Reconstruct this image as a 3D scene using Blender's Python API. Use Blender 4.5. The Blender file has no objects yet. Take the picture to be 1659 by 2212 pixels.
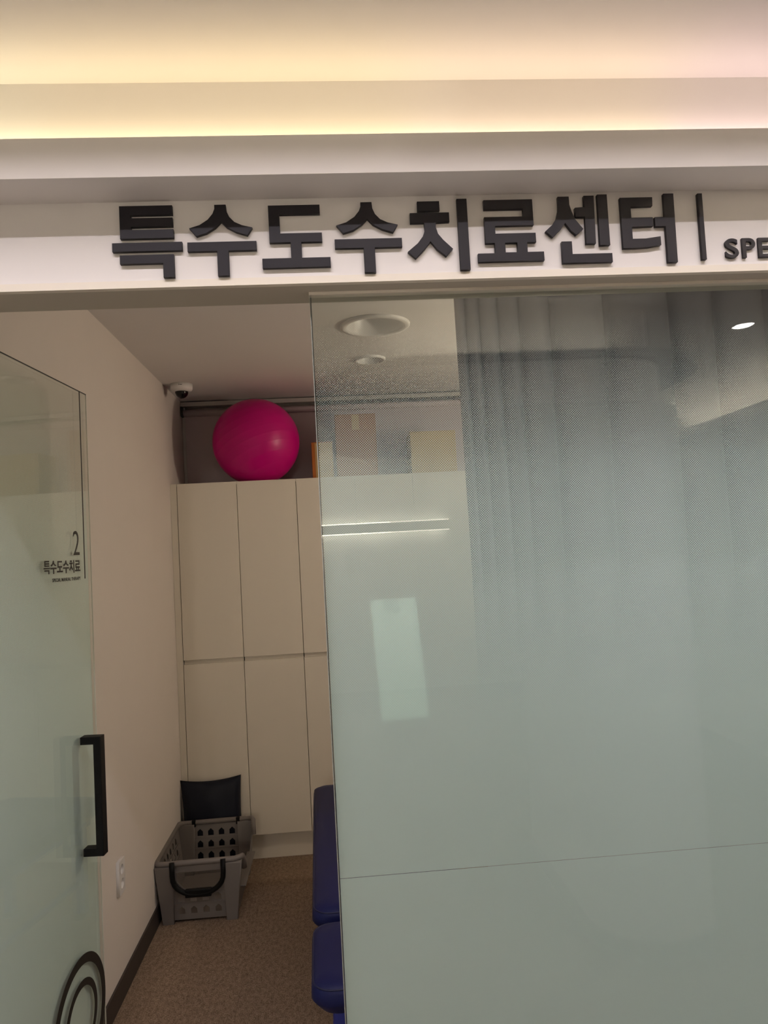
import bpy, bmesh, math, random
from mathutils import Matrix, Vector
random.seed(7)
S = bpy.context.scene
COL = S.collection

# ------------------------------------------------------------------ camera
YAW, PITCH, ROLL = math.radians(4.009), math.radians(3.082), math.radians(-3.085)
FPX = 1600.0
fwd = Vector((math.sin(YAW) * math.cos(PITCH), math.cos(YAW) * math.cos(PITCH), math.sin(PITCH)))
rgt = Vector((math.cos(YAW), -math.sin(YAW), 0))
upv = rgt.cross(fwd)
r2 = math.cos(ROLL) * rgt + math.sin(ROLL) * upv
u2 = -math.sin(ROLL) * rgt + math.cos(ROLL) * upv
cd = bpy.data.cameras.new('camera')
cam = bpy.data.objects.new('camera', cd)
COL.objects.link(cam)
cam.matrix_world = Matrix(((r2.x, u2.x, -fwd.x, 0), (r2.y, u2.y, -fwd.y, 0), (r2.z, u2.z, -fwd.z, 1.6), (0, 0, 0, 1)))
cd.sensor_fit = 'VERTICAL'
cd.sensor_height = 36.0
cd.lens = FPX / 2212 * 36.0
cd.clip_start = 0.02
S.camera = cam

# ------------------------------------------------------------------ world, exposure
W = bpy.data.worlds.new('world')
S.world = W
W.use_nodes = True
W.node_tree.nodes['Background'].inputs[0].default_value = (0.9, 0.85, 0.8, 1)
W.node_tree.nodes['Background'].inputs[1].default_value = 0.02
S.view_settings.view_transform = 'Standard'
S.view_settings.look = 'None'
S.view_settings.gamma = 1.0
S.view_settings.use_curve_mapping = False
S.view_settings.exposure = 0.0
S.cycles.max_bounces = 7
S.cycles.diffuse_bounces = 3
S.cycles.use_light_tree = False
S.cycles.adaptive_threshold = 0.03
S.cycles.glossy_bounces = 4
S.cycles.transmission_bounces = 6
S.cycles.transparent_max_bounces = 24

LINE_W = 7.0        # linear lamp in the tray, per metre
HALL_W = 6.0       # other corridor downlights
COVE_W = 0.82        # cove strip, per metre
LINE_C = (1.0, 0.91, 0.98)
HALL_C = (1.0, 0.90, 0.78)
LOBBY_FILL_W = 72.0       # added unseen lobby bulb, throws light into the room
BAY_FILL_W = 22.0         # added unseen bulb behind the curtain, fills the room
BAY_FILL_C = (1.0, 0.85, 0.68)
LOBBY_FILL_C = (1.0, 0.91, 0.80)

# ------------------------------------------------------------------ levels (metres)
YF = 1.478          # front face of the shop-front header
YB = 1.595          # back face of the header
YG = 1.537          # glass centre line
ZH = 2.15           # underside of header
ZS = 2.327          # underside of cove soffit
ZL = 2.404          # top of cove lip
ZC = 2.574          # corridor ceiling
ZR = 2.553          # room ceiling
XW = -0.865         # room left wall
YBACK = 4.50
XR = 1.95           # room right wall


# ================================================================== materials
def new_mat(name):
    m = bpy.data.materials.new(name)
    m.use_nodes = True
    nt = m.node_tree
    for n in list(nt.nodes):
        nt.nodes.remove(n)
    out = nt.nodes.new('ShaderNodeOutputMaterial')
    return m, nt, out


def surf(name, col, rough=0.6, var=0.04, scale=8.0, bump=0.0, bscale=200.0, metal=0.0, spec=0.5, coat=0.0):
    m, nt, out = new_mat(name)
    b = nt.nodes.new('ShaderNodeBsdfPrincipled')
    b.inputs['Roughness'].default_value = rough
    b.inputs['Metallic'].default_value = metal
    b.inputs['Specular IOR Level'].default_value = spec
    b.inputs['Coat Weight'].default_value = coat
    tc = nt.nodes.new('ShaderNodeTexCoord')
    no = nt.nodes.new('ShaderNodeTexNoise')
    no.inputs['Scale'].default_value = scale
    no.inputs['Detail'].default_value = 5
    nt.links.new(tc.outputs['Object'], no.inputs['Vector'])
    mx = nt.nodes.new('ShaderNodeMix')
    mx.data_type = 'RGBA'
    mx.inputs['A'].default_value = tuple(max(0, c * (1 - var)) for c in col) + (1,)
    mx.inputs['B'].default_value = tuple(min(1, c * (1 + var)) for c in col) + (1,)
    nt.links.new(no.outputs['Fac'], mx.inputs['Factor'])
    nt.links.new(mx.outputs['Result'], b.inputs['Base Color'])
    if bump > 0:
        n2 = nt.nodes.new('ShaderNodeTexNoise')
        n2.inputs['Scale'].default_value = bscale
        n2.inputs['Detail'].default_value = 3
        nt.links.new(tc.outputs['Object'], n2.inputs['Vector'])
        bp = nt.nodes.new('ShaderNodeBump')
        bp.inputs['Strength'].default_value = bump
        bp.inputs['Distance'].default_value = 0.002
        nt.links.new(n2.outputs['Fac'], bp.inputs['Height'])
        nt.links.new(bp.outputs['Normal'], b.inputs['Normal'])
    nt.links.new(b.outputs['BSDF'], out.inputs['Surface'])
    return m


def emit(name, col, strength):
    m, nt, out = new_mat(name)
    e = nt.nodes.new('ShaderNodeEmission')
    e.inputs['Color'].default_value = col + (1,)
    e.inputs['Strength'].default_value = strength
    nt.links.new(e.outputs[0], out.inputs['Surface'])
    return m


def glass_mat(name, tint):
    m, nt, out = new_mat(name)
    lw = nt.nodes.new('ShaderNodeLayerWeight')
    lw.inputs['Blend'].default_value = 0.5
    p = nt.nodes.new('ShaderNodeMath'); p.operation = 'POWER'; p.inputs[1].default_value = 5.0
    nt.links.new(lw.outputs['Facing'], p.inputs[0])
    ma = nt.nodes.new('ShaderNodeMath'); ma.operation = 'MULTIPLY_ADD'
    ma.inputs[1].default_value = 0.955; ma.inputs[2].default_value = 0.045
    nt.links.new(p.outputs[0], ma.inputs[0])
    t = nt.nodes.new('ShaderNodeBsdfTransparent'); t.inputs[0].default_value = tint + (1,)
    g = nt.nodes.new('ShaderNodeBsdfGlossy'); g.inputs['Roughness'].default_value = 0.0
    mx = nt.nodes.new('ShaderNodeMixShader')
    nt.links.new(ma.outputs[0], mx.inputs[0])
    nt.links.new(t.outputs[0], mx.inputs[1])
    nt.links.new(g.outputs[0], mx.inputs[2])
    nt.links.new(mx.outputs[0], out.inputs['Surface'])
    return m


def film_mat(name, top, mid, bot, dcol, tcol, trans, pitch=0.00368):
    """frosted film printed as a halftone: dots grow downwards until solid (object x across, z up)"""
    m, nt, out = new_mat(name)
    L = nt.links.new
    tc = nt.nodes.new('ShaderNodeTexCoord')
    sp = nt.nodes.new('ShaderNodeSeparateXYZ')
    L(tc.outputs['Object'], sp.inputs[0])

    def mth(op, a, b=None, c=None):
        n = nt.nodes.new('ShaderNodeMath'); n.operation = op
        for i, v in enumerate((a, b, c)):
            if v is None: continue
            if isinstance(v, (int, float)): n.inputs[i].default_value = v
            else: L(v, n.inputs[i])
        return n.outputs[0]
    k = 2 * math.pi / (pitch * math.sqrt(2))
    cu = mth('COSINE', mth('MULTIPLY', mth('ADD', sp.outputs['X'], sp.outputs['Z']), k))
    cv = mth('COSINE', mth('MULTIPLY', mth('SUBTRACT', sp.outputs['X'], sp.outputs['Z']), k))
    f = mth('MULTIPLY_ADD', mth('ADD', cu, cv), 0.25, 0.5)
    mr1 = nt.nodes.new('ShaderNodeMapRange')       # threshold upper half
    mr1.inputs['From Min'].default_value = mid; mr1.inputs['From Max'].default_value = top
    mr1.inputs['To Min'].default_value = 0.0; mr1.inputs['To Max'].default_value = 0.56
    L(sp.outputs['Z'], mr1.inputs['Value'])
    mr2 = nt.nodes.new('ShaderNodeMapRange')
    mr2.inputs['From Min'].default_value = bot; mr2.inputs['From Max'].default_value = mid
    mr2.inputs['To Min'].default_value = -0.06; mr2.inputs['To Max'].default_value = 0.5
    L(sp.outputs['Z'], mr2.inputs['Value'])
    T = mth('ADD', mr1.outputs[0], mr2.outputs[0])
    d = mth('SUBTRACT', f, T)
    ss = nt.nodes.new('ShaderNodeMapRange'); ss.interpolation_type = 'SMOOTHSTEP'
    ss.inputs['From Min'].default_value = -0.06; ss.inputs['From Max'].default_value = 0.06
    L(d, ss.inputs['Value'])
    di = nt.nodes.new('ShaderNodeBsdfDiffuse'); di.inputs[0].default_value = dcol + (1,)
    tr = nt.nodes.new('ShaderNodeBsdfTranslucent'); tr.inputs[0].default_value = tcol + (1,)
    mxf = nt.nodes.new('ShaderNodeMixShader'); mxf.inputs[0].default_value = trans
    L(di.outputs[0], mxf.inputs[1]); L(tr.outputs[0], mxf.inputs[2])
    tp = nt.nodes.new('ShaderNodeBsdfTransparent'); tp.inputs[0].default_value = (0.97, 0.98, 0.97, 1)
    mx = nt.nodes.new('ShaderNodeMixShader')
    L(ss.outputs[0], mx.inputs[0]); L(tp.outputs[0], mx.inputs[1]); L(mxf.outputs[0], mx.inputs[2])
    L(mx.outputs[0], out.inputs['Surface'])
    return m


def carpet_mat():
    m, nt, out = new_mat('brown_carpet')
    L = nt.links.new
    b = nt.nodes.new('ShaderNodeBsdfPrincipled'); b.inputs['Roughness'].default_value = 0.95
    b.inputs['Specular IOR Level'].default_value = 0.15
    tc = nt.nodes.new('ShaderNodeTexCoord')
    mp = nt.nodes.new('ShaderNodeMapping'); mp.inputs['Scale'].default_value = (1.0, 0.45, 1.0)
    L(tc.outputs['Object'], mp.inputs[0])
    n = nt.nodes.new('ShaderNodeTexNoise'); n.inputs['Scale'].default_value = 300; n.inputs['Detail'].default_value = 4
    L(mp.outputs[0], n.inputs['Vector'])
    n3 = nt.nodes.new('ShaderNodeTexNoise'); n3.inputs['Scale'].default_value = 80; n3.inputs['Detail'].default_value = 3
    L(mp.outputs[0], n3.inputs['Vector'])
    ad = nt.nodes.new('ShaderNodeMath'); ad.operation = 'MULTIPLY_ADD'; ad.inputs[1].default_value = 0.35
    L(n3.outputs['Fac'], ad.inputs[0]); 
    m0 = nt.nodes.new('ShaderNodeMath'); m0.operation = 'MULTIPLY'; m0.inputs[1].default_value = 0.65
    L(n.outputs['Fac'], m0.inputs[0]); L(m0.outputs[0], ad.inputs[2])
    cr = nt.nodes.new('ShaderNodeValToRGB')
    cr.color_ramp.elements[0].position = 0.36; cr.color_ramp.elements[0].color = (0.150, 0.098, 0.062, 1)
    cr.color_ramp.elements[1].position = 0.64; cr.color_ramp.elements[1].color = (0.40, 0.29, 0.205, 1)
    L(ad.outputs[0], cr.inputs[0]); L(cr.outputs[0], b.inputs['Base Color'])
    bp = nt.nodes.new('ShaderNodeBump'); bp.inputs['Strength'].default_value = 0.6; bp.inputs['Distance'].default_value = 0.003
    L(ad.outputs[0], bp.inputs['Height']); L(bp.outputs[0], b.inputs['Normal'])
    L(b.outputs[0], out.inputs['Surface'])
    return m


def ball_mat():
    m, nt, out = new_mat('pink_ball_vinyl')
    L = nt.links.new
    b = nt.nodes.new('ShaderNodeBsdfPrincipled'); b.inputs['Roughness'].default_value = 0.34
    b.inputs['Specular IOR Level'].default_value = 0.35
    b.inputs['Base Color'].default_value = (0.62, 0.0015, 0.20, 1)
    tc = nt.nodes.new('ShaderNodeTexCoord')
    mp = nt.nodes.new('ShaderNodeMapping'); mp.inputs['Rotation'].default_value = (0.25, 0.35, 0.0)
    L(tc.outputs['Object'], mp.inputs[0])
    w = nt.nodes.new('ShaderNodeTexWave'); w.bands_direction = 'Z'; w.inputs['Scale'].default_value = 7.0
    w.inputs['Distortion'].default_value = 0.0
    L(mp.outputs[0], w.inputs['Vector'])
    pw = nt.nodes.new('ShaderNodeMath'); pw.operation = 'POWER'; pw.inputs[1].default_value = 14
    L(w.outputs['Fac'], pw.inputs[0])
    bp = nt.nodes.new('ShaderNodeBump'); bp.inputs['Strength'].default_value = 0.10; bp.inputs['Distance'].default_value = 0.004
    L(pw.outputs[0], bp.inputs['Height']); L(bp.outputs[0], b.inputs['Normal'])
    L(b.outputs[0], out.inputs['Surface'])
    return m


M = {}
M['paint'] = surf('white_paint', (0.80, 0.765, 0.72), 0.75, 0.015, 3, 0.05, 90)
M['wallpaper'] = surf('ivory_wallpaper', (0.80, 0.735, 0.665), 0.8, 0.02, 5, 0.15, 260)
M['ceil'] = surf('ceiling_paint', (0.80, 0.76, 0.73), 0.8, 0.015, 3, 0.05, 120)
M['cab'] = surf('ivory_laminate', (0.80, 0.735, 0.62), 0.45, 0.01, 2)
M['trim'] = surf('cream_trim', (0.80, 0.74, 0.62), 0.5, 0.02, 6)
M['shaded'] = surf('shaded_board', (0.52, 0.475, 0.385), 0.6, 0.02, 6)  # darker than the trim: shade under the header is put into the colour
M['base'] = surf('dark_brown_skirting', (0.045, 0.035, 0.03), 0.5, 0.1, 12)
M['black'] = surf('black_acrylic', (0.010, 0.008, 0.011), 0.45, 0.05, 8, spec=0.3)
M['ink'] = surf('black_vinyl_print', (0.014, 0.013, 0.010), 0.5, 0.05, 20)
M['blackmetal'] = surf('black_painted_metal', (0.004, 0.004, 0.004), 0.5, 0.1, 30, spec=0.2)
M['navy'] = surf('navy_vinyl', (0.008, 0.011, 0.070), 0.5, 0.08, 14, 0.12, 350, spec=0.25)
M['navy_seam'] = surf('navy_piping', (0.006, 0.008, 0.05), 0.5, 0.05, 20)
M['blue'] = surf('blue_painted_steel', (0.012, 0.022, 0.26), 0.35, 0.05, 10)
M['pillow'] = surf('black_leatherette', (0.007, 0.009, 0.018), 0.5, 0.15, 10, 0.25, 240, spec=0.3)
M['grey'] = surf('grey_plastic', (0.20, 0.176, 0.160), 0.5, 0.04, 12, 0.05, 150)
M['white'] = surf('white_plastic', (0.82, 0.79, 0.76), 0.35, 0.01, 10)
M['whiteled'] = surf('white_aluminium', (0.82, 0.80, 0.76), 0.35, 0.01, 10)
M['dome'] = surf('smoked_dome', (0.006, 0.004, 0.004), 0.06, 0.02, 10, spec=0.4)
M['blind'] = surf('grey_mauve_blind', (0.50, 0.405, 0.41), 0.85, 0.02, 20, 0.1, 400)
M['alu'] = surf('grey_aluminium', (0.50, 0.47, 0.44), 0.35, 0.03, 20, metal=0.3)
M['darkrec'] = surf('dark_recess', (0.04, 0.037, 0.035), 0.7, 0.05, 10)
M['curtain'] = surf('grey_curtain', (0.44, 0.40, 0.425), 0.9, 0.03, 30, 0.2, 500)
M['paper'] = surf('white_paper', (0.90, 0.88, 0.76), 0.8, 0.01, 20)
M['card'] = surf('brown_cardboard', (0.36, 0.17, 0.07), 0.85, 0.08, 14)
M['orange'] = surf('orange_card', (0.45, 0.13, 0.015), 0.6, 0.06, 10)
M['tan'] = surf('tan_card', (0.50, 0.34, 0.13), 0.7, 0.06, 10)
M['edge'] = surf('polished_glass_edge', (0.30, 0.31, 0.27), 0.2, 0.03, 30)
M['edgedark'] = surf('dark_glass_edge', (0.03, 0.04, 0.035), 0.3, 0.03, 30)
M['tile'] = surf('corridor_vinyl', (0.36, 0.32, 0.275), 0.4, 0.06, 6)
M['glass'] = glass_mat('clear_glass', (0.957, 0.985, 0.973))
M['film'] = film_mat('dot_gradient_film', 2.135, 1.775, 1.19, (0.78, 0.94, 0.94), (0.86, 0.94, 0.92), 0.48)
M['film2'] = film_mat('door_dot_gradient_film', 2.135, 1.775, 1.19, (0.86, 0.96, 0.92), (0.90, 0.95, 0.90), 0.25)
M['carpet'] = carpet_mat()
M['ball'] = ball_mat()
M['bulb'] = emit('lit_lamp_lens', (1.0, 0.93, 0.88), 45.0)
M['bulb'].cycles.emission_sampling = 'NONE'
for k_, v_ in (('led_hi', 16.0), ('led_lo', 8.0)):
    M[k_] = emit(k_, (1.0, 0.92, 0.74), v_)
    M[k_].cycles.emission_sampling = 'NONE'
M['lens'] = surf('unlit_lens', (0.80, 0.77, 0.68), 0.6, 0.01, 10)


# ================================================================== helpers
def link(o, parent=None, label=None, cat=None, kind=None, group=None):
    COL.objects.link(o)
    if parent is not None:
        o.parent = parent
    if label: o['label'] = label
    if cat: o['category'] = cat
    if kind: o['kind'] = kind
    if group: o['group'] = group
    return o


def empty(name, loc=(0, 0, 0), label=None, cat=None, kind=None, group=None):
    o = bpy.data.objects.new(name, None)
    o.location = loc
    o.empty_display_size = 0.1
    return link(o, None, label, cat, kind, group)


def mobj(name, me, mat, parent=None, label=None, cat=None, kind=None, group=None, smooth=False):
    if mat and not me.materials:
        me.materials.append(mat)
    if smooth:
        for p in me.polygons: p.use_smooth = True
    o = bpy.data.objects.new(name, me)
    return link(o, parent, label, cat, kind, group)


def bm_mesh(bm, name='m'):
    bmesh.ops.recalc_face_normals(bm, faces=bm.faces[:])
    me = bpy.data.meshes.new(name)
    bm.to_mesh(me)
    bm.free()
    return me


def add_box(bm, x0, x1, y0, y1, z0, z1):
    vs = [bm.verts.new((x, y, z)) for x in (x0, x1) for y in (y0, y1) for z in (z0, z1)]
    for f in ((0, 1, 3, 2), (4, 6, 7, 5), (0, 4, 5, 1), (2, 3, 7, 6), (0, 2, 6, 4), (1, 5, 7, 3)):
        bm.faces.new([vs[i] for i in f])
    return vs


def box(name, x0, x1, y0, y1, z0, z1, mat, parent=None, bevel=0.0, seg=2, **kw):
    bm = bmesh.new()
    add_box(bm, x0, x1, y0, y1, z0, z1)
    if bevel > 0:
        bmesh.ops.recalc_face_normals(bm, faces=bm.faces[:])
        bmesh.ops.bevel(bm, geom=bm.edges[:], offset=bevel, segments=seg, profile=0.5, affect='EDGES')
    return mobj(name, bm_mesh(bm, name), mat, parent, **kw)


def add_tube(bm, pts, r, n=10, closed=False, rx=None):
    """round tube along points"""
    pts = [Vector(p) for p in pts]
    rings = []
    N = len(pts)
    prev = None
    for i, p in enumerate(pts):
        if closed:
            t = pts[(i + 1) % N] - pts[i - 1]
        else:
            t = pts[min(i + 1, N - 1)] - pts[max(i - 1, 0)]
        t.normalize()
        if prev is None:
            a = Vector((0, 0, 1)) if abs(t.z) < 0.9 else Vector((1, 0, 0))
            u = t.cross(a).normalized()
        else:
            u = (prev - t * prev.dot(t)).normalized()
        prev = u
        v = t.cross(u)
        rings.append([bm.verts.new(p + u * (r * math.cos(2 * math.pi * k / n)) + v * ((rx or r) * math.sin(2 * math.pi * k / n))) for k in range(n)])
    for i in range(N if closed else N - 1):
        a, b = rings[i], rings[(i + 1) % N]
        for k in range(n):
            bm.faces.new((a[k], a[(k + 1) % n], b[(k + 1) % n], b[k]))
    if not closed:
        bm.faces.new(rings[0]); bm.faces.new(rings[-1])


def tube(name, pts, r, mat, parent=None, n=10, closed=False, rx=None, **kw):
    bm = bmesh.new()
    add_tube(bm, pts, r, n, closed, rx)
    return mobj(name, bm_mesh(bm, name), mat, parent, smooth=True, **kw)


def lathe(name, prof, mat, parent=None, n=40, loc=(0, 0, 0), smooth=True, **kw):
    """revolve (r, z) profile about z"""
    bm = bmesh.new()
    rings = []
    for r, z in prof:
        if r < 1e-6:
            rings.append([bm.verts.new((0, 0, z))])
        else:
            rings.append([bm.verts.new((r * math.cos(2 * math.pi * k / n), r * math.sin(2 * math.pi * k / n), z)) for k in range(n)])
    for a, b in zip(rings[:-1], rings[1:]):
        for k in range(n):
            k2 = (k + 1) % n
            if len(a) == 1 and len(b) == 1: continue
            if len(a) == 1: bm.faces.new((a[0], b[k], b[k2]))
            elif len(b) == 1: bm.faces.new((a[k], a[k2], b[0]))
            else: bm.faces.new((a[k], a[k2], b[k2], b[k]))
    o = mobj(name, bm_mesh(bm, name), mat, parent, smooth=smooth, **kw)
    o.location = loc
    return o


def flat_mesh(loops, thick, mtx=None, bevel=0.0):
    """filled 2-D outline (holes by nesting), given thickness; xy plane, z from -t/2 to t/2"""
    cu = bpy.data.curves.new('outline', 'CURVE')
    cu.dimensions = '2D'
    cu.fill_mode = 'BOTH'
    cu.extrude = thick / 2
    cu.bevel_depth = bevel
    for lp in loops:
        sp = cu.splines.new('POLY')
        sp.points.add(len(lp) - 1)
        for p, q in zip(sp.points, lp):
            p.co = (q[0], q[1], 0, 1)
        sp.use_cyclic_u = True
    o = bpy.data.objects.new('outline', cu)
    me = bpy.data.meshes.new_from_object(o)
    bpy.data.objects.remove(o)
    bpy.data.curves.remove(cu)
    if mtx is not None:
        me.transform(mtx)
    return me


def text_mesh(body, size, thick, mtx=None, bold=0.0, sx=1.0):
    cu = bpy.data.curves.new('lettering', 'FONT')
    cu.body = body
    cu.size = size
    cu.extrude = thick / 2
    cu.offset = bold
    o = bpy.data.objects.new('lettering', cu)
    me = bpy.data.meshes.new_from_object(o)
    bpy.data.objects.remove(o)
    bpy.data.curves.remove(cu)
    xs = [v.co.x for v in me.vertices]; ys = [v.co.y for v in me.vertices]
    me.transform(Matrix.Translation((-min(xs), -min(ys), 0)))
    return me, max(xs) - min(xs), max(ys) - min(ys)


def fit_text(body, x0, x1, y0, y1, thick, bold=0.0):
    """text stretched into a rectangle of the xy plane"""
    me, w, h = text_mesh(body, 1.0, 1.0, bold=bold)
    me.transform(Matrix.Translation((x0, y0, 0)) @ Matrix.Diagonal(((x1 - x0) / w, (y1 - y0) / h, thick, 1)))
    return me


# outline plane: local x -> world x, local y -> world z, local z -> world -y (towards corridor)
def front_plane(y):
    return Matrix(((1, 0, 0, 0), (0, 0, -1, y), (0, 1, 0, 0), (0, 0, 0, 1)))


def spot(name, loc, watts, col, parent, angle=150, blend=0.2, size=0.012):
    l = bpy.data.lights.new(name, 'SPOT')
    l.energy = watts
    l.color = col
    l.spot_size = math.radians(angle)
    l.spot_blend = blend
    l.shadow_soft_size = size
    o = bpy.data.objects.new(name, l)
    link(o, parent)
    o.location = loc
    return o


def area(name, loc, sx, sy, watts, col, parent, rot=(0, 0, 0)):
    l = bpy.data.lights.new(name, 'AREA')
    l.shape = 'RECTANGLE'
    l.size = sx
    l.size_y = sy
    l.energy = watts
    l.color = col
    o = bpy.data.objects.new(name, l)
    link(o, parent)
    o.location = loc
    o.rotation_euler = rot
    return o


# ================================================================== the setting
def struct(o, label):
    o['kind'] = 'structure'
    o['label'] = label
    return o


CX0, CX1, CY0 = -2.6, 3.0, -5.6      # corridor extents

# front wall: header over the opening, jamb on the left, wall right of the glazing
bm = bmesh.new()
add_box(bm, -0.865, 1.75, YF, YB, ZH + 0.015, ZC + 0.1)
add_box(bm, CX0 - 0.1, -0.865, YF, YB, 0, ZC + 0.1)
add_box(bm, 1.75, CX1 + 0.1, YF, YB, 0, ZC + 0.1)
struct(mobj('wall_front', bm_mesh(bm), M['paint']), 'white header wall over the treatment room opening behind the sign')
struct(box('trim_1', -0.865, 1.75, YF - 0.002, YF + 0.012, ZH, ZH + 0.0149, M['trim']), 'cream trim strip along the bottom of the header')
struct(box('trim_8', -0.865, 1.75, YF + 0.0121, YB, ZH + 0.0003, ZH + 0.0149, M['shaded']), 'taupe underside board of the header, its shade put into the colour')
# cove: soffit board and upstand lip
bm = bmesh.new()
add_box(bm, CX0, CX1, 1.38, YF, ZS, ZS + 0.012)
add_box(bm, CX0, CX1, 1.38, 1.394, ZS + 0.012, ZL)
struct(mobj('trim_2', bm_mesh(bm), M['paint']), 'white projecting cove ledge hiding the light strip above the sign')
struct(box('trim_3', -0.026, 1.75, YG - 0.011, YG + 0.010, ZH - 0.006, ZH, M['trim']), 'thin cream channel holding the top of the fixed glass')

# corridor ceiling, floor and side walls
struct(box('ceiling', CX0 - 0.1, CX1 + 0.1, CY0 - 0.1, YF, ZC, ZC + 0.1, M['ceil']), 'white corridor ceiling lit by the cove strip')
struct(box('floor', CX0 - 0.1, CX1 + 0.1, CY0 - 0.1, YB, -0.1, 0.0, M['tile']), 'beige vinyl corridor floor')
struct(box('wall_corridor_left', CX0 - 0.1, CX0, CY0, YF, 0, ZC, M['paint']), 'white corridor side wall')
struct(box('wall_corridor_right', CX1, CX1 + 0.1, CY0, YF, 0, ZC, M['paint']), 'white corridor wall below the reflected cove')
struct(box('wall_corridor_back', CX0 - 0.1, CX1 + 0.1, CY0 - 0.1, CY0, 0, ZC, M['paint']), 'white corridor wall across from the glass')


def rounded(x0, x1, y0, y1, r, n=10):
    pts = []
    for cx, cy, a0 in ((x1 - r, y1 - r, 0), (x0 + r, y1 - r, 90), (x0 + r, y0 + r, 180), (x1 - r, y0 + r, 270)):
        for i in range(n + 1):
            a = math.radians(a0 + 90 * i / n)
            pts.append((cx + r * math.cos(a), cy + r * math.sin(a)))
    return pts


def slab(name, pts, z0, z1, mat, **kw):
    me = flat_mesh([pts], z1 - z0, Matrix.Translation((0, 0, (z0 + z1) / 2)))
    return mobj(name, me, mat, **kw)


# corridor island: rounded column under a stepped rounded canopy (seen mirrored in the glass)
struct(slab('wall_column', rounded(0.95, 1.45, -1.0, 0.27, 0.22), 0.0, 2.13, M['paint']), 'white rounded corridor column mirrored in the glass')
struct(slab('baseboard_column', rounded(0.945, 1.455, -1.005, 0.275, 0.225), 0.0, 0.08, M['alu']), 'grey skirting around the rounded column')
struct(slab('trim_4', rounded(0.02, 1.40, -1.1, 0.33, 0.33), 2.13, 2.296, M['paint']), 'white rounded dropped canopy over the column')
struct(slab('trim_5', rounded(-0.05, 1.60, -1.25, 0.36, 0.45), 2.296, 2.327, M['darkrec']), 'dark rounded rim above the dropped canopy')
struct(slab('trim_6', rounded(0.02, 1.42, -1.1, 0.20, 0.33), 2.327, ZC, M['paint']), 'white rounded neck above the dark canopy rim')
# cove ledge on the right-hand corridor wall
bm = bmesh.new()
add_box(bm, 2.62, CX1, -2.75, 0.9, ZS, ZS + 0.012)
add_box(bm, 2.62, 2.634, -2.75, 0.9, ZS + 0.012, ZL - 0.02)
struct(mobj('trim_7', bm_mesh(bm), M['paint']), 'white cove ledge along the far corridor wall mirrored in the glass')

# treatment room shell
struct(box('wall_left', XW - 0.1, XW, YB, YBACK, 0, ZR, M['wallpaper']), 'ivory papered left wall of the treatment room')
struct(box('wall_back', XW - 0.1, XR + 0.1, YBACK, YBACK + 0.1, 0, ZR, M['wallpaper']), 'ivory back wall behind the cabinets and blind')
struct(box('wall_right', XR, XR + 0.1, YB, YBACK, 0, ZR, M['wallpaper']), 'ivory right wall of the treatment room')
FITS = ((0.218, 3.06, 0.148), (0.222, 3.60, 0.078))
loops = [[(XW - 0.1, YB), (XR + 0.1, YB), (XR + 0.1, YBACK + 0.1), (XW - 0.1, YBACK + 0.1)]]
for fx, fy, fr in FITS:
    loops.append([(fx + fr * 0.80 * math.cos(2 * math.pi * i / 40), fy + fr * 0.80 * math.sin(2 * math.pi * i / 40)) for i in range(40)])
rc = mobj('ceiling', flat_mesh(loops, 0.1, Matrix.Translation((0, 0, ZR + 0.05))), M['ceil'])
struct(rc, 'white treatment room ceiling with recessed downlights')
struct(box('baseboard_left', XW, XW + 0.008, YB, 4.051, 0, 0.083, M['base']), 'dark brown skirting along the left wall')

# carpet tiles
fl = box('floor', XW - 0.1, XR + 0.1, YB, YBACK + 0.1, -0.1, -0.006, M['base'])
struct(fl, 'brown carpet tile floor of the treatment room')
tile_me = None
for i in range(6):
    for j in range(6):
        x0 = -0.928 + 0.5 * i
        y0 = 1.60 + 0.5 * j
        bm = bmesh.new()
        xa, xb = max(x0, XW), min(x0 + 0.5, XR)
        yb_ = min(y0 + 0.5, YBACK)
        if xb - xa < 0.03 or yb_ - y0 < 0.03:
            bm.free(); continue
        add_box(bm, xa + 0.0004, xb - 0.0004, y0 + 0.0004, yb_ - 0.0004, -0.006, 0.0)
        mobj('carpet_tile', bm_mesh(bm), M['carpet'], fl)

# ================================================================== glazing
win = empty('window_1', (0.86, YG, 0), 'fixed glass partition with a dotted frosted film under the sign', None, 'structure')


def at(o, parent):
    """keep world placement of a freshly built part under an Empty that has only a location"""
    o.location = Vector(o.location) - Vector(parent.location)
    return o


GX0, GX1 = -0.024, 1.75
at(box('pane', GX0 + 0.001, GX1, YG - 0.006, YG + 0.006, 0.004, ZH - 0.003, M['glass'], win), win)
at(box('pane_edge', GX0 - 0.0008, GX0 + 0.0008, YG - 0.006, YG + 0.0055, 0.004, ZH - 0.003, M['edge'], win, label='pale polished edge of the glass'), win)
at(box('pane_edge', GX0 + 0.0008, GX0 + 0.0024, YG + 0.0064, YG + 0.0085, 0.004, ZH - 0.003, M['edgedark'], win), win)


def film_sheet(name, x0, x1, z0, z1, y, mat, parent):
    bm = bmesh.new()
    vs = [bm.verts.new(c) for c in ((x0, y, z0), (x1, y, z0), (x1, y, z1), (x0, y, z1))]
    bm.faces.new(vs)
    me = bpy.data.meshes.new(name); bm.to_mesh(me); bm.free()
    return mobj(name, me, mat, parent, label='white frosted film with a dot gradient')


for za, zb in ((0.9446, ZH - 0.012), (0.004, 0.9438)):
    fo = film_sheet('frosted_film', GX0 + 0.003 - 0.86, GX1 - 0.002 - 0.86, za, zb, 0.0068, M['film'], win)

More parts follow.
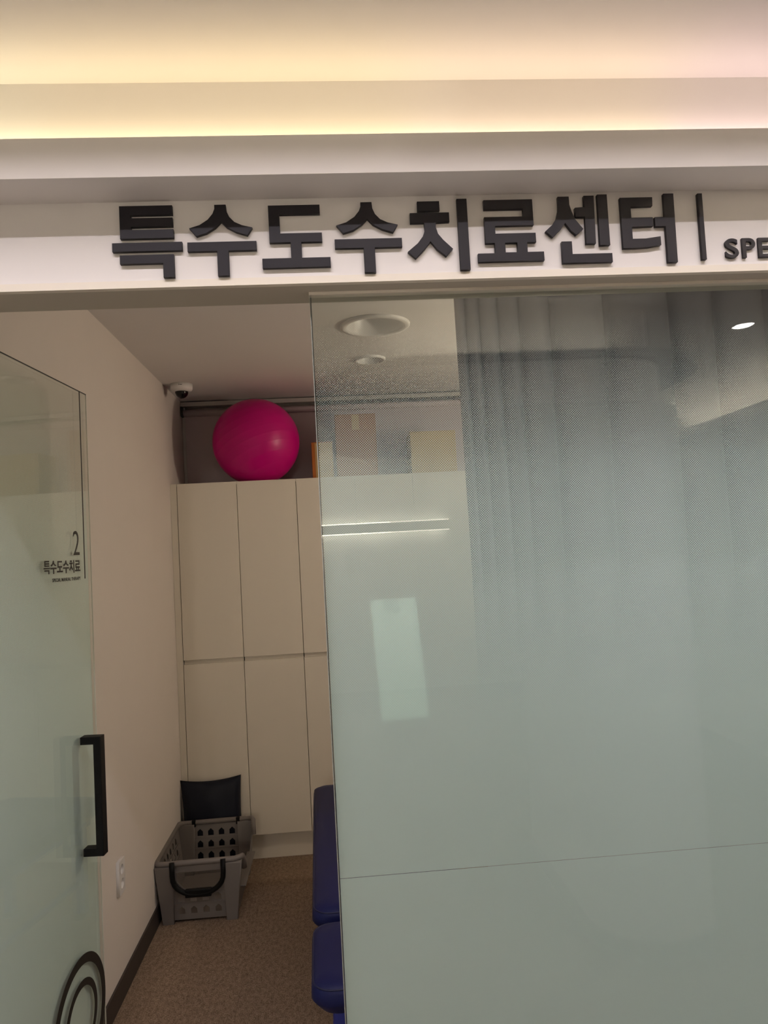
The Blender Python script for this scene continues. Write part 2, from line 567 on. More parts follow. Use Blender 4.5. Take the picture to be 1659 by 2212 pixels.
# notice taped to the inside of the partition
nt_ = empty('paper_notice', (0.125, YG + 0.009, 1.252), 'narrow blank white paper taped behind the dotted glass partition', 'paper')
pm = flat_mesh([[(0.070, 1.501), (0.165, 1.502), (0.179, 1.255), (0.081, 1.252)]], 0.0004, front_plane(YG + 0.0095))
o = mobj('sheet', pm, M['paper'], nt_); at(o, nt_)
o = mobj('tape', flat_mesh([[(0.098, 1.503), (0.128, 1.501), (0.129, 1.476), (0.098, 1.479)]], 0.0004, front_plane(YG + 0.0080)), M['lens'], nt_); at(o, nt_)

# ---------------------------------------------------------------- glass door, swung into the room
HX, HY = -0.837, 1.537
DA = math.radians(85.045)
DW = 0.845
door = empty('door_1', (HX, HY, 0), 'frosted glass door swung open into the room with a black pull handle', None, 'structure')
door.rotation_euler = (0, 0, DA)
# local: x along the door from hinge to free edge, outer face towards -y (so -y faces the viewer)
box('pane', 0.0, DW - 0.001, -0.006, 0.004, 0.01, ZH - 0.004, M['glass'], door)
box('pane_edge', DW - 0.001, DW + 0.0008, -0.006, -0.003, 0.01, ZH - 0.004, M['lens'], door)
box('pane_edge', 0.0, DW, -0.006, -0.0035, ZH - 0.004, ZH - 0.0015, M['edgedark'], door, label='dark top edge of the door glass')
film_sheet('frosted_film', 0.002, DW - 0.002, 0.012, ZH - 0.006, 0.0045, M['film2'], door)
dp = front_plane(-0.0068)
box('stripe', 0.7905, 0.7955, -0.0072, -0.0062, 1.568, ZH - 0.004, M['ink'], door, label='thin black vertical stripe')


def hang(loops_mm, x0, x1, z0, z1, src):
    """scale outlines from the sign's own rectangle (mm) into a new rectangle (m)"""
    a0, a1, b0, b1 = src
    return [[(x0 + (p[0] - a0) / (a1 - a0) * (x1 - x0), z0 + (p[1] - b0) / (b1 - b0) * (z1 - z0)) for p in lp] for lp in loops_mm]


GLYPH = {
    'teuk': [[(-392, 2314), (-289, 2314), (-289, 2296), (-371, 2296), (-371, 2289), (-289, 2289), (-289, 2272), (-371, 2272), (-371, 2265), (-288, 2265), (-288, 2248), (-392, 2248)], [(-408, 2239), (-272, 2239), (-272, 2222), (-408, 2222)], [(-394, 2214), (-289, 2214), (-289, 2168), (-310, 2168), (-310, 2197), (-394, 2197)]],
    'su': [[(-205, 2313), (-183, 2313), (-182, 2300), (-177, 2288), (-167, 2277), (-152, 2270), (-132, 2265), (-142, 2250), (-164, 2257), (-182, 2267), (-193, 2279), (-205, 2267), (-223, 2256), (-243, 2250), (-256, 2266), (-236, 2272), (-219, 2283), (-209, 2295), (-205, 2305)], [(-261, 2237), (-125, 2237), (-125, 2219), (-181, 2219), (-181, 2168), (-203, 2168), (-203, 2219), (-261, 2219)]],
    'do': [[(-98, 2309), (5, 2309), (5, 2291), (-77, 2291), (-77, 2251), (7, 2251), (7, 2233), (-35, 2233), (-35, 2200), (22, 2200), (22, 2181), (-114, 2181), (-114, 2200), (-56, 2200), (-56, 2233), (-98, 2233)]],
    'chi': [[(205, 2311), (250, 2311), (250, 2292), (205, 2292)], [(189, 2287), (269, 2287), (269, 2268), (241, 2267), (240, 2257), (244, 2243), (254, 2230), (273, 2211), (259, 2196), (241, 2211), (228, 2228), (217, 2214), (196, 2193), (181, 2207), (202, 2224), (213, 2238), (218, 2251), (217, 2267), (189, 2267)], [(287, 2315), (307, 2315), (307, 2167), (287, 2167)]],
    'ryo': [[(343, 2311), (444, 2311), (444, 2257), (363, 2257), (363, 2240), (447, 2240), (447, 2221), (428, 2221), (428, 2200), (462, 2200), (462, 2182), (325, 2182), (325, 2199), (361, 2199), (361, 2221), (342, 2221), (342, 2275), (424, 2275), (424, 2292), (343, 2292)], [(382, 2221), (408, 2221), (408, 2200), (382, 2200)]],
    'sen': [[(499, 2315), (522, 2315), (522, 2298), (526, 2283), (533, 2266), (548, 2246), (533, 2234), (522, 2244), (511, 2260), (502, 2248), (483, 2230), (469, 2243), (484, 2256), (493, 2269), (498, 2286), (499, 2301)], [(554, 2316), (575, 2316), (573, 2215), (553, 2215), (554, 2272), (534, 2272), (534, 2291), (554, 2292)], [(583, 2318), (603, 2318), (603, 2211), (582, 2211)], [(501, 2220), (522, 2220), (522, 2193), (606, 2193), (606, 2175), (501, 2175)]],
    'teo': [[(631, 2310), (700, 2310), (699, 2292), (652, 2291), (652, 2267), (698, 2267), (698, 2249), (652, 2248), (652, 2222), (680, 2222), (712, 2226), (712, 2208), (684, 2204), (659, 2203), (631, 2203)], [(725, 2317), (746, 2317), (745, 2171), (725, 2171), (725, 2248), (703, 2248), (703, 2267), (725, 2267)]],
    'bar': [[(799, 2316), (808, 2316), (808, 2175), (799, 2175)]],
}
GLYPH['su2'] = [[(x + 294, z - 1) for x, z in lp] for lp in GLYPH['su']]

# door lettering, printed on the outer face
word = ('teuk', 'su', 'do', 'su2', 'chi', 'ryo')
for g in word:
    lp = hang(GLYPH[g], 0.531, 0.7605, 1.588, 1.6255, (-408, 462, 2167, 2315))
    mobj('letter', flat_mesh(lp, 0.0006, dp), M['ink'], door)
me = fit_text('2', 0.718, 0.759, 1.640, 1.712, 0.0006, bold=-0.006); me.transform(dp)
mobj('number', me, M['ink'], door, label='black printed digit two')
me = fit_text('SPECIAL MANUAL THERAPY', 0.579, 0.760, 1.5655, 1.5755, 0.0006, bold=0.004); me.transform(dp)
mobj('caption', me, M['ink'], door, label='small black printed line SPECIAL MANUAL THERAPY')


def ring(cx, cz, ra, rb, n=72):
    return [[(cx + r * math.cos(2 * math.pi * i / n), cz + r * math.sin(2 * math.pi * i / n)) for i in range(n)] for r in (ra, rb)]


mobj('ring_mark', flat_mesh(ring(0.6735, 0.332, 0.171, 0.145), 0.0006, dp), M['ink'], door, label='large black printed ring')
mobj('ring_mark', flat_mesh(ring(0.680, 0.331, 0.105, 0.0855), 0.0006, dp), M['ink'], door, label='small black printed ring inside the large one')
# handle: square bar on two posts
hd = empty('handle', (0, 0, 0)); hd.parent = door; hd['label'] = 'black square-section pull handle'
box('grip', 0.722, 0.7545, -0.066, -0.044, 0.764, 1.106, M['blackmetal'], hd, bevel=0.0015)
box('post', 0.722, 0.7545, -0.046, -0.0062, 1.084, 1.106, M['blackmetal'], hd, bevel=0.001)
box('post', 0.722, 0.7545, -0.046, -0.0062, 0.764, 0.786, M['blackmetal'], hd, bevel=0.001)
for zc in (0.09, 2.10):
    box('hinge', -0.004, 0.055, -0.012, 0.012, zc - 0.04, zc + 0.04, M['alu'], door, bevel=0.002)

# ================================================================== the sign
sign = empty('wall_sign', (0.25, YF, 2.167), 'black raised Korean lettering reading 특수도수치료센터 on the white header', 'sign')
TH = 0.009
for g in ('teuk', 'su', 'do', 'su2', 'chi', 'ryo', 'sen', 'teo', 'bar'):
    lp = [[(x / 1000, z / 1000) for x, z in l] for l in GLYPH[g]]
    o = mobj('divider_bar' if g == 'bar' else 'letter', flat_mesh(lp, TH - 0.001, front_plane(YF - TH / 2 - 0.0004), bevel=0.0004), M['black'], sign)
    at(o, sign)
for ch, x0, x1 in (('S', 0.852, 0.8805), ('P', 0.889, 0.9175), ('E', 0.9245, 0.9500)):
    me = fit_text(ch, x0, x1, 2.1770, 2.2190, 0.006, bold=0.018)
    me.transform(front_plane(YF - 0.0034))
    at(mobj('latin_letter', me, M['black'], sign), sign)

# ================================================================== cove light strip
strip = empty('light_strip', (0, 1.435, ZS + 0.012), 'warm light strip hidden behind the white ledge above the sign', 'light strip')
segs = [(-2.6, -0.55, (1.0, 0.86, 0.56)), (-0.55, 0.2, (1.0, 0.80, 0.49)), (0.2, 0.75, (0.97, 0.76, 0.55)), (0.75, 3.0, (0.84, 0.64, 0.62))]
for a, b, c in segs:
    o = box('riser', a, b, 1.438, 1.456, ZS + 0.012, 2.418, M['whiteled'], strip); at(o, strip)
    o = box('diode_tape', a, b, 1.440, 1.452, 2.418, 2.421, M['lens'], strip); at(o, strip)
    l = area('strip_light', ((a + b) / 2, 1.446, 2.4225), (b - a), 0.010, COVE_W * (b - a), c, strip, (math.pi, 0, 0)); at(l, strip)

strip2 = empty('light_strip', (2.7, -1.2, ZS + 0.012), 'light strip in the far corridor cove mirrored in the glass', 'light strip')
at(box('riser', 2.945, 2.965, -2.75, 0.9, ZS + 0.012, 2.452, M['whiteled'], strip2), strip2)
o = box('diode_tape', 2.949, 2.961, -2.75, 0.9, 2.452, 2.455, M['whiteled'], strip2); at(o, strip2)
l = area('strip_light', (2.955, (-2.75 + 0.9) / 2, 2.457), 0.010, 3.65, 55.0 * 3.65, (1.0, 0.88, 0.68), strip2, (math.pi, 0, 0)); at(l, strip2)


# ================================================================== downlights
def downlight(x, y, z, r, watts, col, label, group=None, lit=True, angle=150, name='downlight'):
    e = empty(name, (x, y, z), label, 'light', None, group)
    lathe('trim_ring', [(r, 0), (r, -0.004), (r * 0.93, -0.007), (r * 0.80, -0.004), (r * 0.78, 0.0)], M['white'], e)
    if lit:
        lathe('lens', [(r * 0.78, -0.001), (0, -0.001)], M['bulb'], e)
        spot('lamp', (0, 0, -0.012), watts, col, e, angle)
    else:
        lathe('reflector', [(r * 0.79, -0.002), (r * 0.76, 0.0005), (r * 0.60, 0.0006)], M['white'], e)
        lathe('lens', [(r * 0.60, -0.0005), (0, -0.0005)], M['lens'], e)
    return e


# louvred linear lamp running along the tray in front of the sign (just above the picture)
ll = empty('linear_lamp', (0.2, 1.045, ZC), 'long louvred linear ceiling lamp running parallel to the sign', 'light')
at(box('housing', -2.4, 2.8, 1.020, 1.070, ZC - 0.014, ZC, M['white'], ll), ll)
at(box('louvre_rail', -2.4, 2.8, 1.020, 1.024, ZC - 0.020, ZC - 0.014, M['white'], ll), ll)
at(box('diffuser', -2.4, 2.8, 1.038, 1.052, ZC - 0.0155, ZC - 0.014, M['lens'], ll), ll)
l = area('line_light', (0.2, 1.045, ZC - 0.0165), 5.2, 0.012, LINE_W * 5.2, LINE_C, ll); at(l, ll)
l.data.spread = math.radians(126)
for i, (x, y) in enumerate(((1.974, -0.241),)):
    downlight(x, y, ZC, 0.055, HALL_W, HALL_C, ('lit downlight mirrored near the right edge of the glass' if i == 0 else 'lit downlight in the corridor ceiling behind the viewer'), None)

strip3 = empty('light_strip', (0.7, 0.29, 2.327), 'light strip on the dark rounded canopy rim mirrored in the glass', 'light strip')
o = box('diode_tape', 0.2, 1.25, 0.284, 0.296, 2.327, 2.330, M['whiteled'], strip3); at(o, strip3)
l = area('strip_light', (0.725, 0.29, 2.332), 1.05, 0.01, 2.2, (1.0, 0.90, 0.72), strip3, (math.pi, 0, 0)); at(l, strip3)

# added fill lights shaped as pendants: lobby behind the viewer, bay behind the curtain
def pendant(x, y, zc, z, watts, col, label):
    e = empty('fill_pendant', (x, y, zc), label, 'lamp')
    lathe('ceiling_rose', [(0, 0), (0.05, 0), (0.05, -0.02), (0, -0.025)], M['white'], e, n=20)
    tube('cord', [(0, 0, -0.02), (0, 0, z - zc + 0.13)], 0.004, M['blackmetal'], e, n=8)
    lathe('cap', [(0, z - zc + 0.15), (0.03, z - zc + 0.15), (0.045, z - zc + 0.105), (0, z - zc + 0.10)], M['blackmetal'], e, n=20)
    l = bpy.data.lights.new('bulb', 'POINT')
    l.energy = watts
    l.color = col
    l.shadow_soft_size = 0.09
    g = bpy.data.objects.new('bulb', l)
    link(g, e)
    g.location = (0, 0, z - zc)


pendant(-0.75, -4.4, ZC, 2.16, LOBBY_FILL_W, LOBBY_FILL_C, 'added unseen bulb in the lobby behind the viewer, lighting the treatment room')
pendant(1.45, 2.95, ZR, 2.0, BAY_FILL_W, BAY_FILL_C, 'added bulb hidden behind the curtain to light the treatment room')

# floating back-lit panel on the lobby wall (its two glowing edges are mirrored in the glass)
hp_ = empty('backlit_panel', (0.5, CY0, 1.7), 'floating grey panel with glowing edges on the lobby wall, mirrored in the glass', 'panel')
at(box('board', -0.6, 1.36, CY0 + 0.05, CY0 + 0.07, 1.832, 1.938, M['alu'], hp_), hp_)
at(box('support', -0.5, 1.2, CY0 + 0.001, CY0 + 0.05, 1.865, 1.905, M['white'], hp_), hp_)
for z_ in (1.938, 1.820):
    for xa, xb, m_ in ((-0.6, 0.67, 'led_hi'), (0.67, 1.36, 'led_lo')):
        at(box('edge_light', xa, xb, CY0 + 0.045, CY0 + 0.062, z_ + 0.0005, z_ + 0.0115, M[m_], hp_), hp_)
for z_, rx in ((1.950, math.pi * 0.75), (1.819, math.pi * 0.25)):
    l = area('glow', (0.345, CY0 + 0.05, z_), 1.89, 0.008, 4.0, (1.0, 0.92, 0.75), hp_, (-rx, 0, 0)); at(l, hp_)

# ================================================================== room ceiling fittings
def recessed(x, y, r, label):
    e = empty('downlight', (x, y, ZR), label, 'light')
    # flange on the ceiling, deep cup sunk into the hole, lens at its top
    lathe('trim_ring', [(r, 0), (r * 0.995, -0.006), (r * 0.95, -0.011), (r * 0.85, -0.011), (r * 0.80, -0.007), (r * 0.78, 0.002)], M['white'], e)
    lathe('reflector', [(r * 0.785, -0.002), (r * 0.70, r * 0.30), (r * 0.60, r * 0.42)], M['white'], e)
    lathe('lens', [(r * 0.615, r * 0.415), (r * 0.4, r * 0.41), (0, r * 0.405)], M['lens'], e)


recessed(0.218, 3.06, 0.148, 'large unlit recessed downlight seen through the clear top of the glass')
recessed(0.222, 3.60, 0.078, 'small unlit round ceiling light behind the large one')

# dome camera in the corner
cc = empty('security_camera', (-0.770, 3.985, ZR), 'white dome security camera on the ceiling in the left corner', 'camera')
lathe('housing', [(0, 0), (0.058, 0), (0.058, -0.026), (0.052, -0.036), (0.036, -0.041), (0.0, -0.041)], M['white'], cc, n=36)
lathe('dome', [(0.0345, -0.040)] + [(0.0345 * math.cos(math.radians(a)), -0.040 - 0.036 * math.sin(math.radians(a))) for a in range(10, 90, 10)] + [(0, -0.076)], M['dome'], cc, n=32)
bm = bmesh.new()
for a0, a1, z0, z1 in ((-94, -91, -0.016, -0.010), (-89, -76, -0.015, -0.012)):
    ra = 0.0584
    ang = [math.radians(a0 + (a1 - a0) * i / 4) for i in range(5)]
    lo = [bm.verts.new((ra * math.cos(a), ra * math.sin(a), z0)) for a in ang]
    hi = [bm.verts.new((ra * math.cos(a), ra * math.sin(a), z1)) for a in ang]
    for i in range(4):
        bm.faces.new((lo[i], lo[i + 1], hi[i + 1], hi[i]))
mobj('marking', bm_mesh(bm), M['ink'], cc, label='tiny dark printed mark')

# ================================================================== curtain inside the glass
CY = 2.20
cur = empty('curtain', (1.2, CY, 0), 'grey pleated curtain hanging behind the right part of the glass', 'curtain')
edges = [round(e * CY / 1.75, 4) for e in (0.322, 0.346, 0.380, 0.425, 0.475, 0.550, 0.681, 0.849)]
x = edges[-1]
rs = random.Random(3)
while x < XR - 0.12:
    x += 0.12 + 0.07 * rs.random()
    edges.append(min(x, XR - 0.02))
prof = []
for a, b in zip(edges[:-1], edges[1:]):
    n = 12
    w = b - a
    amp = min(0.075, 0.020 + 0.36 * w)
    for i in range(n):
        t = i / n
        # rises slowly to a ridge next to the right-hand side, then folds back sharply
        h = math.sin(math.pi * (t ** 1.25)) ** 0.42 if 0 < t < 1 else 0
        prof.append((a + w * t, CY - amp * h))
prof.append((edges[-1], CY))
bm = bmesh.new()
zs = [0.03 + (2.525 - 0.03) * k / 14 for k in range(15)]
rows = []
for z in zs:
    s = 1.0 + 0.25 * (1 - z / 2.5)
    rows.append([bm.verts.new((px + 0.003 * math.sin(3 * z + 9 * px), CY - (CY - py) * s, z)) for px, py in prof])
for a, b in zip(rows[:-1], rows[1:]):
    for i in range(len(prof) - 1):
        bm.faces.new((a[i], a[i + 1], b[i + 1], b[i]))
me = bm_mesh(bm)
o = mobj('cloth', me, M['curtain'], cur, smooth=True); at(o, cur)
md = o.modifiers.new('thickness', 'SOLIDIFY'); md.thickness = 0.002
o = box('rail', 0.37, XR - 0.02, CY - 0.045, CY - 0.015, 2.528, ZR, M['whiteled'], cur); at(o, cur)

# ================================================================== wardrobe cabinets
UW = 0.32
YD = 4.051


def cabinet(x0, label):
    e = empty('wall_cabinet', (x0 + UW / 2, YD, 0), label, 'cabinet', None, 'tall ivory cabinets along the back wall')
    h = UW / 2
    box('carcass', -h + 0.003, h - 0.003, 0.0205, 0.345, 0.140, 2.010, M['cab'], e)
    box('plinth', -h, h, 0.049, 0.345, 0.0, 0.1399, M['cab'], e)
    box('top_panel', -h, h, 0.001, 0.345, 2.0101, 2.025, M['cab'], e)
    g = 0.0014
    box('upper_door', -h + g, h - g, 0.0, 0.0185, 1.079, 2.0245, M['cab'], e, bevel=0.0008, seg=1)
    box('lower_door', -h + g, h - g, 0.0, 0.0185, 0.141, 1.057, M['cab'], e, bevel=0.0008, seg=1)
    return e


names = ['tall ivory cabinet in the left corner behind the basket', 'second ivory cabinet from the left wall under the pink ball',
         'third ivory cabinet from the left wall beside the blue bed', 'fourth ivory cabinet from the left wall behind the dotted glass',
         'fifth ivory cabinet from the left wall beside the curtain edge', 'sixth ivory cabinet from the left wall hidden by the curtain']
for k in range(5):
    cabinet(-0.830 + UW * k, names[k])
fe = box('filler_panel', XW + 0.001, -0.8315, YD + 0.001, YD + 0.345, 0.0, 2.025, M['cab'], label='narrow ivory filler panel between left wall and cabinets', cat='panel')

# ================================================================== roller blind
bl = empty('roller_blind', (0.1, 4.43, 2.0), 'grey mauve roller blind pulled down above the cabinets', 'blind')
for nm, x0, x1, y0, y1, z0, z1, m_ in (('headrail', XW + 0.003, 1.30, 4.40, 4.47, 2.520, 2.5445, 'alu'),
                                       ('bracket', XW + 0.003, XW + 0.012, 4.398, 4.46, 2.462, 2.520, 'darkrec'),
                                       ('side_channel', XW + 0.003, XW + 0.020, 4.445, 4.47, 2.03, 2.52, 'alu')):
    at(box(nm, x0, x1, y0, y1, z0, z1, M[m_], bl), bl)
o = tube('roller', [(XW + 0.014, 4.435, 2.484), (1.30, 4.435, 2.484)], 0.020, M['blind'], bl, n=16); at(o, bl)
o = box('fabric', XW + 0.022, 1.28, 4.4395, 4.441, 1.80, 2.478, M['blind'], bl); at(o, bl)

# ================================================================== exercise ball and boxes on the cabinets
R = 0.242
bm = bmesh.new()
bmesh.ops.create_uvsphere(bm, u_segments=64, v_segments=48, radius=R)
for v in bm.verts:
    v.co.z = max(v.co.z, -R + 0.012)      # soft ball flattened where it rests
ball = mobj('exercise_ball', bm_mesh(bm), M['ball'], smooth=True, label='large glossy pink exercise ball resting on the cabinets', cat='ball')
ball.location = (-0.406, 4.185, 2.0255 + R - 0.012)


def carton(name, x0, x1, y0, y1, z0, z1, mat, label, cat='box'):
    e = empty(name, ((x0 + x1) / 2, (y0 + y1) / 2, z0), label, cat)
    hx, hy, hz = (x1 - x0) / 2, (y1 - y0) / 2, z1 - z0
    box('body', -hx, hx, -hy, hy, 0, hz - 0.004, mat, e, bevel=0.003)
    box('flap', -hx, -0.001, -hy, hy, hz - 0.004, hz, mat, e)
    box('flap', 0.001, hx, -hy, hy, hz - 0.004, hz, mat, e)
    box('packing_tape', -0.02, 0.02, -hy - 0.0006, -hy + 0.002, hz - 0.09, hz - 0.004, M['tan'], e)
    return e


carton('carton', -0.098, 0.02, 4.15, 4.30, 2.0255, 2.235, M['orange'], 'small orange and tan box beside the pink ball')
carton('carton', 0.04, 0.27, 4.14, 4.36, 2.0255, 2.385, M['card'], 'reddish brown carton on the cabinets behind the dotted glass')
carton('carton', 0.46, 0.72, 4.14, 4.36, 2.0255, 2.27, M['tan'], 'tan carton on the cabinets near the curtain')
at_tan = box('side_label', -0.04, 0.0595, -0.0765, -0.0745, 0.003, 0.205, M['tan'], bpy.data.objects['carton'])

# ================================================================== wall outlet
ou = empty('wall_outlet', (XW, 2.915, 0.439), 'white double wall outlet low on the left wall', 'outlet')
# local frame: plate lies in the y-z plane, x towards the room
plate = [[(-0.036, -0.061), (0.036, -0.061), (0.036, 0.061), (-0.036, 0.061)]]
for cz in (-0.026, 0.026):
    plate.append([(0.019 * math.cos(2 * math.pi * i / 28), cz + 0.019 * math.sin(2 * math.pi * i / 28)) for i in range(28)])
sidep = Matrix(((0, 0, 1, 0.006), (1, 0, 0, 0), (0, 1, 0, 0), (0, 0, 0, 1)))
mobj('plate', flat_mesh(plate, 0.010, sidep, bevel=0.001), M['white'], ou)
for cz in (-0.026, 0.026):
    s = lathe('socket', [(0.0188, 0.009), (0.0165, -0.002), (0.0, -0.002)], M['white'], ou, n=28)
    s.matrix_local = Matrix.Translation((0.003, 0, cz)) @ Matrix.Rotation(math.pi / 2, 4, 'Y')
    for dy in (-0.0085, 0.0085):
        pn = lathe('pin_hole', [(0.0028, 0.0), (0.0, 0.0)], M['darkrec'], s, n=12)
        pn.location = (0, dy, -0.0012)

# ================================================================== treatment bed
BED_Z = 0.52
bed = empty('treatment_bed', (0.118, 2.76, 0), 'navy blue padded treatment bed standing behind the glass edge', 'bed')
bed.rotation_euler = (0, 0, math.radians(1.4))
HWB = 0.252


def cushion(y0, y1, th, z1, rc=0.055):
    pts = rounded(-HWB, HWB, y0, y1, rc, 8)
    cxm, cym = 0.0, (y0 + y1) / 2
    bm = bmesh.new()
    levels = [(0.050, -th), (0.022, -th + 0.006), (0.006, -th + 0.028), (0.0, -th * 0.55), (0.002, -0.024), (0.006, -0.014), (0.010, -0.010), (0.020, -0.003), (0.05, 0.0)]
    rings = []
    for ins, dz in levels:
        hx, hy = HWB, (y1 - y0) / 2
        rings.append([bm.verts.new((cxm + (p[0] - cxm) * (1 - ins / hx), cym + (p[1] - cym) * (1 - ins / hy), z1 + dz)) for p in pts])
    for a, b in zip(rings[:-1], rings[1:]):
        for k in range(len(pts)):
            k2 = (k + 1) % len(pts)
            bm.faces.new((a[k], a[k2], b[k2], b[k]))
    bm.faces.new(rings[0]); bm.faces.new(rings[-1])
    c = mobj('cushion', bm_mesh(bm), M['navy'], bed, smooth=True)
    hx, hy = HWB, (y1 - y0) / 2
    loop = [(cxm + (p[0] - cxm) * (1 - 0.0065 / hx), cym + (p[1] - cym) * (1 - 0.0065 / hy), z1 - 0.0125) for p in pts]
    tube('piping', loop, 0.0022, M['navy_seam'], c, n=6, closed=True)


# local y = world y - 2.76
cushion(2.335 - 2.76, 3.60 - 2.76, 0.085, BED_Z)
cushion(1.930 - 2.76, 2.285 - 2.76, 0.085, BED_Z)
for sx in (-1, 1):
    box('side_rail', sx * 0.180 - 0.018, sx * 0.180 + 0.018, -0.79, 0.80, BED_Z - 0.125, BED_Z - 0.0855, M['blue'], bed, bevel=0.004)
for yy in (-0.74, 0.74):
    box('cross_rail', -0.162, 0.162, yy - 0.018, yy + 0.018, BED_Z - 0.122, BED_Z - 0.088, M['blue'], bed, bevel=0.004)
    for sx in (-1, 1):
        lg = box('leg', sx * 0.180 - 0.020, sx * 0.180 + 0.020, yy - 0.020, yy + 0.020, 0.022, BED_Z - 0.1255, M['blue'], bed, bevel=0.004)
        lf = lathe('foot_pad', [(0, 0.022), (0.03, 0.022), (0.036, 0.008), (0.036, 0.0), (0, 0.0)], M['darkrec'], lg, n=20)
        lf.location = (sx * 0.180, yy, 0)
bm = bmesh.new()
add_tube(bm, [(-0.180, -0.74, 0.16), (-0.180, 0.74, 0.16)], 0.012)
mobj('lower_brace', bm_mesh(bm), M['blue'], bed, smooth=True)
bm = bmesh.new()
add_tube(bm, [(0.180, -0.74, 0.16), (0.180, 0.74, 0.16)], 0.012)
mobj('lower_brace', bm_mesh(bm), M['blue'], bed, smooth=True)

# ================================================================== storage basket
bk = empty('storage_basket', (-0.674, 3.69, 0), 'grey plastic stacking basket with black loop handles on the carpet', 'basket')
# local coordinates: x -0.19..0.19, y -0.255..0.255 at the rim, tapering to the base
ZB = 0.268
bx_, by_ = 0.160, 0.232     # half size at base
tx_, ty_ = 0.190, 0.256     # half size at rim


def house(cx, cz, w=0.028, h=0.034):
    return [(cx - w / 2, cz - h / 2), (cx + w / 2, cz - h / 2), (cx + w / 2, cz + h * 0.12), (cx, cz + h / 2), (cx - w / 2, cz + h * 0.12)]


def lean(p0, p1, axis):
    """matrix for a leaning wall: local u across, local v up the slope"""
    up = (p1 - p0)
    ln = up.length
    v = up.normalized()
    u = Vector((1, 0, 0)) if axis == 'x' else Vector((0, 1, 0))
    w = u.cross(v)
    return Matrix(((u.x, v.x, w.x, p0.x), (u.y, v.y, w.y, p0.y), (u.z, v.z, w.z, p0.z), (0, 0, 0, 1))), ln


# near and far end walls
for s in (-1, 1):
    mt, ln = lean(Vector((0, s * by_, 0.012)), Vector((0, s * ty_, ZB - 0.012)), 'x')
    k = ln
    outer = [(-bx_, 0), (bx_, 0), (tx_, k), (-tx_, k)]
    loops = [outer]
    rows = (0.098, 0.043) if s < 0 else (0.205, 0.150, 0.095)
    for rz in rows:
        for cx in (-0.082, -0.028, 0.026, 0.080):
            loops.append(house(cx, rz))
    if s < 0:
        loops.append([(-0.098, k - 0.030), (-0.094, k - 0.075), (-0.065, k - 0.105), (0.065, k - 0.105), (0.094, k - 0.075), (0.098, k - 0.030)])
    mobj('end_wall', flat_mesh(loops, 0.003, mt), M['grey'], bk)
    # step ribs between hole rows, corner pilasters
    for rz in ((0.125, 0.070) if s < 0 else (0.178, 0.124, 0.070)):
        me = flat_mesh([[(-0.115, rz), (0.115, rz), (0.115, rz + 0.004), (-0.115, rz + 0.004)]], 0.008, mt)
        mobj('rib', me, M['grey'], bk)
    for sx in (-1, 1):
        xa, xb = sorted((sx * 0.118, sx * (bx_ + 0.002)))
        xt = sx * (tx_ - 0.004)
        lp = [(sx * 0.118, -0.012), (sx * (bx_ + 0.002), -0.012), (xt, k), (sx * 0.112, k)]
        me = flat_mesh([lp], 0.026, mt, bevel=0.003)
        mobj('corner_post', me, M['grey'], bk)
# wall-side long wall
mt, ln = lean(Vector((-bx_, 0, 0.012)), Vector((-tx_, 0, ZB - 0.012)), 'y')
loops = [[(-by_, 0), (by_, 0), (ty_, ln), (-ty_, ln)]]
for rz in (0.205, 0.150, 0.095):
    for j in range(6):
        loops.append(house(-0.15 + 0.06 * j, rz))
mobj('side_wall', flat_mesh(loops, 0.003, mt), M['grey'], bk)
for rz in (0.178, 0.124):
    mobj('rib', flat_mesh([[(-0.19, rz), (0.19, rz), (0.19, rz + 0.004), (-0.19, rz + 0.004)]], 0.008, mt), M['grey'], bk)
# low open side
mt, ln = lean(Vector((bx_, 0, 0.012)), Vector((tx_, 0, ZB - 0.012)), 'y')
cut = [(-by_, 0), (by_, 0), (ty_, ln), (ty_ - 0.03, ln), (ty_ - 0.05, ln - 0.035), (ty_ - 0.055, 0.115), (-ty_ + 0.055, 0.115), (-ty_ + 0.05, ln - 0.035), (-ty_ + 0.03, ln), (-ty_, ln)]
mobj('low_wall', flat_mesh([cut], 0.004, mt), M['grey'], bk)
o = box('lip', 0.158, 0.199, -0.195, 0.195, 0.118, 0.124, M['grey'], bk, bevel=0.002)
o = box('base_panel', -bx_ + 0.002, bx_ - 0.002, -by_ + 0.002, by_ - 0.002, 0.014, 0.018, M['grey'], bk)
# rim: three sides plus the two short returns dipping into the open side
rp = [(tx_ + 0.006, -ty_ + 0.058, 0.205), (tx_ + 0.004, -ty_ + 0.045, 0.250), (tx_ + 0.002, -ty_ + 0.03, ZB), (tx_ - 0.008, -ty_ + 0.008, ZB + 0.002), (tx_ - 0.03, -ty_, ZB), (-tx_ + 0.03, -ty_, ZB - 0.002)]
rp += [(-tx_ + 0.03 - 0.03 * math.sin(a), -ty_ + 0.03 - 0.03 * math.cos(a), ZB - 0.002) for a in (0.5, 1.0)]
rp += [(-tx_, -ty_ + 0.035, ZB - 0.002), (-tx_, ty_ - 0.035, ZB - 0.002)]
rp += [(-tx_ + 0.03 - 0.03 * math.cos(a), ty_ - 0.03 + 0.03 * math.sin(a), ZB - 0.002) for a in (0.5, 1.0)]
rp += [(-tx_ + 0.035, ty_, ZB - 0.002), (tx_ - 0.03, ty_, ZB), (tx_ - 0.008, ty_ - 0.008, ZB + 0.002), (tx_ + 0.002, ty_ - 0.03, ZB), (tx_ + 0.004, ty_ - 0.045, 0.250), (tx_ + 0.006, ty_ - 0.058, 0.205)]
tube('rim', rp, 0.0125, M['grey'], bk, n=10)
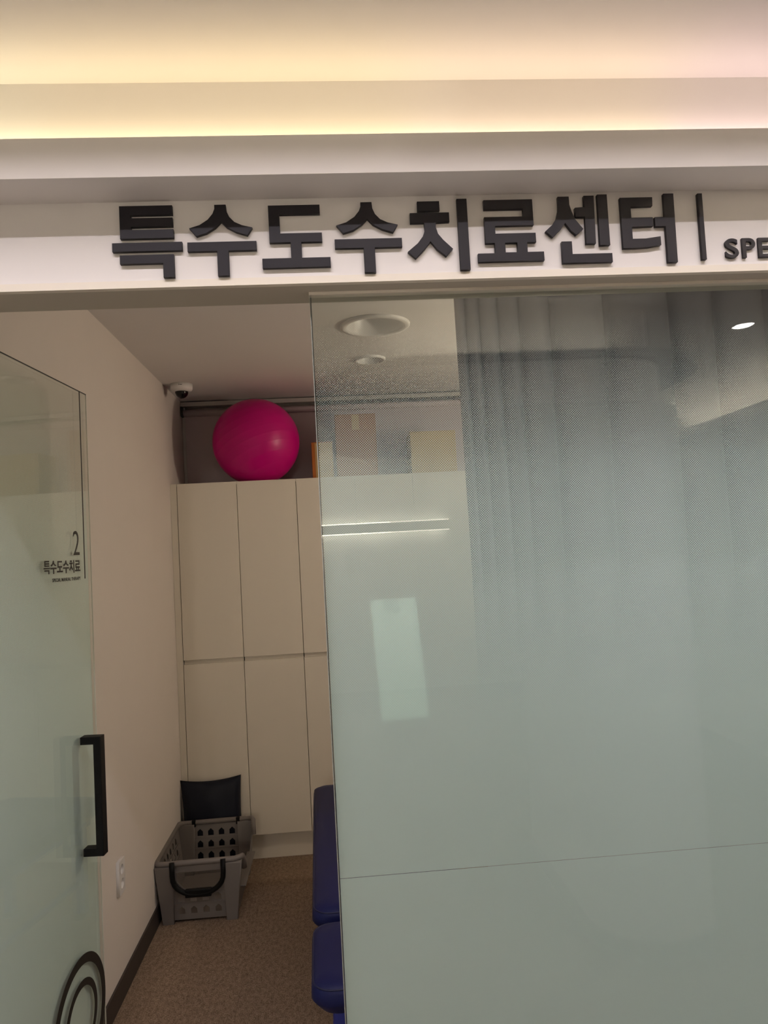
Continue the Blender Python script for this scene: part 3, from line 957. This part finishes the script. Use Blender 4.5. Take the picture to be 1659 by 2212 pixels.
# loop handles
for s in (-1, 1):
    yy = s * (ty_ + 0.014)
    if s < 0:
        hp = [(-0.112, yy, ZB + 0.008)] + [(-0.112 * math.cos(math.pi * q / 16), yy, 0.222 - 0.090 * math.sin(math.pi * q / 16) ** 0.8) for q in range(17)] + [(0.112, yy, ZB + 0.008)]
        h_ = tube('handle', hp, 0.0115, M['blackmetal'], bk, n=10, label='black loop handle')
        box('grip', -0.058, 0.058, yy - 0.010, yy + 0.012, 0.122, 0.158, M['blackmetal'], h_, bevel=0.005)
    else:
        for sx in (-1, 1):
            box('handle_clip', sx * 0.112 - 0.010, sx * 0.112 + 0.010, ty_ - 0.013, ty_ + 0.013, ZB - 0.022, ZB + 0.012, M['blackmetal'], bk, bevel=0.003)
for sx in (-1, 1):
    for sy in (-1, 1):
        box('foot', sx * 0.152 - 0.012, sx * 0.152 + 0.012, sy * 0.222 - 0.012, sy * 0.222 + 0.012, 0.0, 0.014, M['grey'], bk)

# ================================================================== pillow behind the basket
bm = bmesh.new()
NP = 28
PWID, PHGT, PT = 0.158, 0.232, 0.030
grid = {}
for side in (1, -1):
    for i in range(NP + 1):
        for j in range(NP + 1):
            u, v = -1 + 2 * i / NP, -1 + 2 * j / NP
            edge = i in (0, NP) or j in (0, NP)
            if edge and side == -1:
                grid[(side, i, j)] = grid[(1, i, j)]
                continue
            # corners stay out, sides draw in
            px = u * PWID * (1 - 0.07 * (1 - v * v) * abs(u)) 
            pz = v * PHGT * (1 - 0.075 * (1 - u * u) * abs(v))
            th = PT * ((1 - u ** 4) * (1 - v ** 4)) ** 0.5
            th *= 1 + 0.10 * math.sin(6 * u + 3 * v) * (1 - u * u)
            grid[(side, i, j)] = bm.verts.new((px, -side * th, pz))
for side in (1, -1):
    for i in range(NP):
        for j in range(NP):
            q = [grid[(side, i, j)], grid[(side, i + 1, j)], grid[(side, i + 1, j + 1)], grid[(side, i, j + 1)]]
            bm.faces.new(q if side == 1 else q[::-1])
pil = mobj('cushion_pillow', bm_mesh(bm), M['pillow'], smooth=True, label='black leatherette pillow leaning upright behind the grey basket', cat='pillow')
pil.location = (-0.700, 4.006, 0.236)
pil.rotation_euler = (math.radians(-3), math.radians(-1.5), 0)
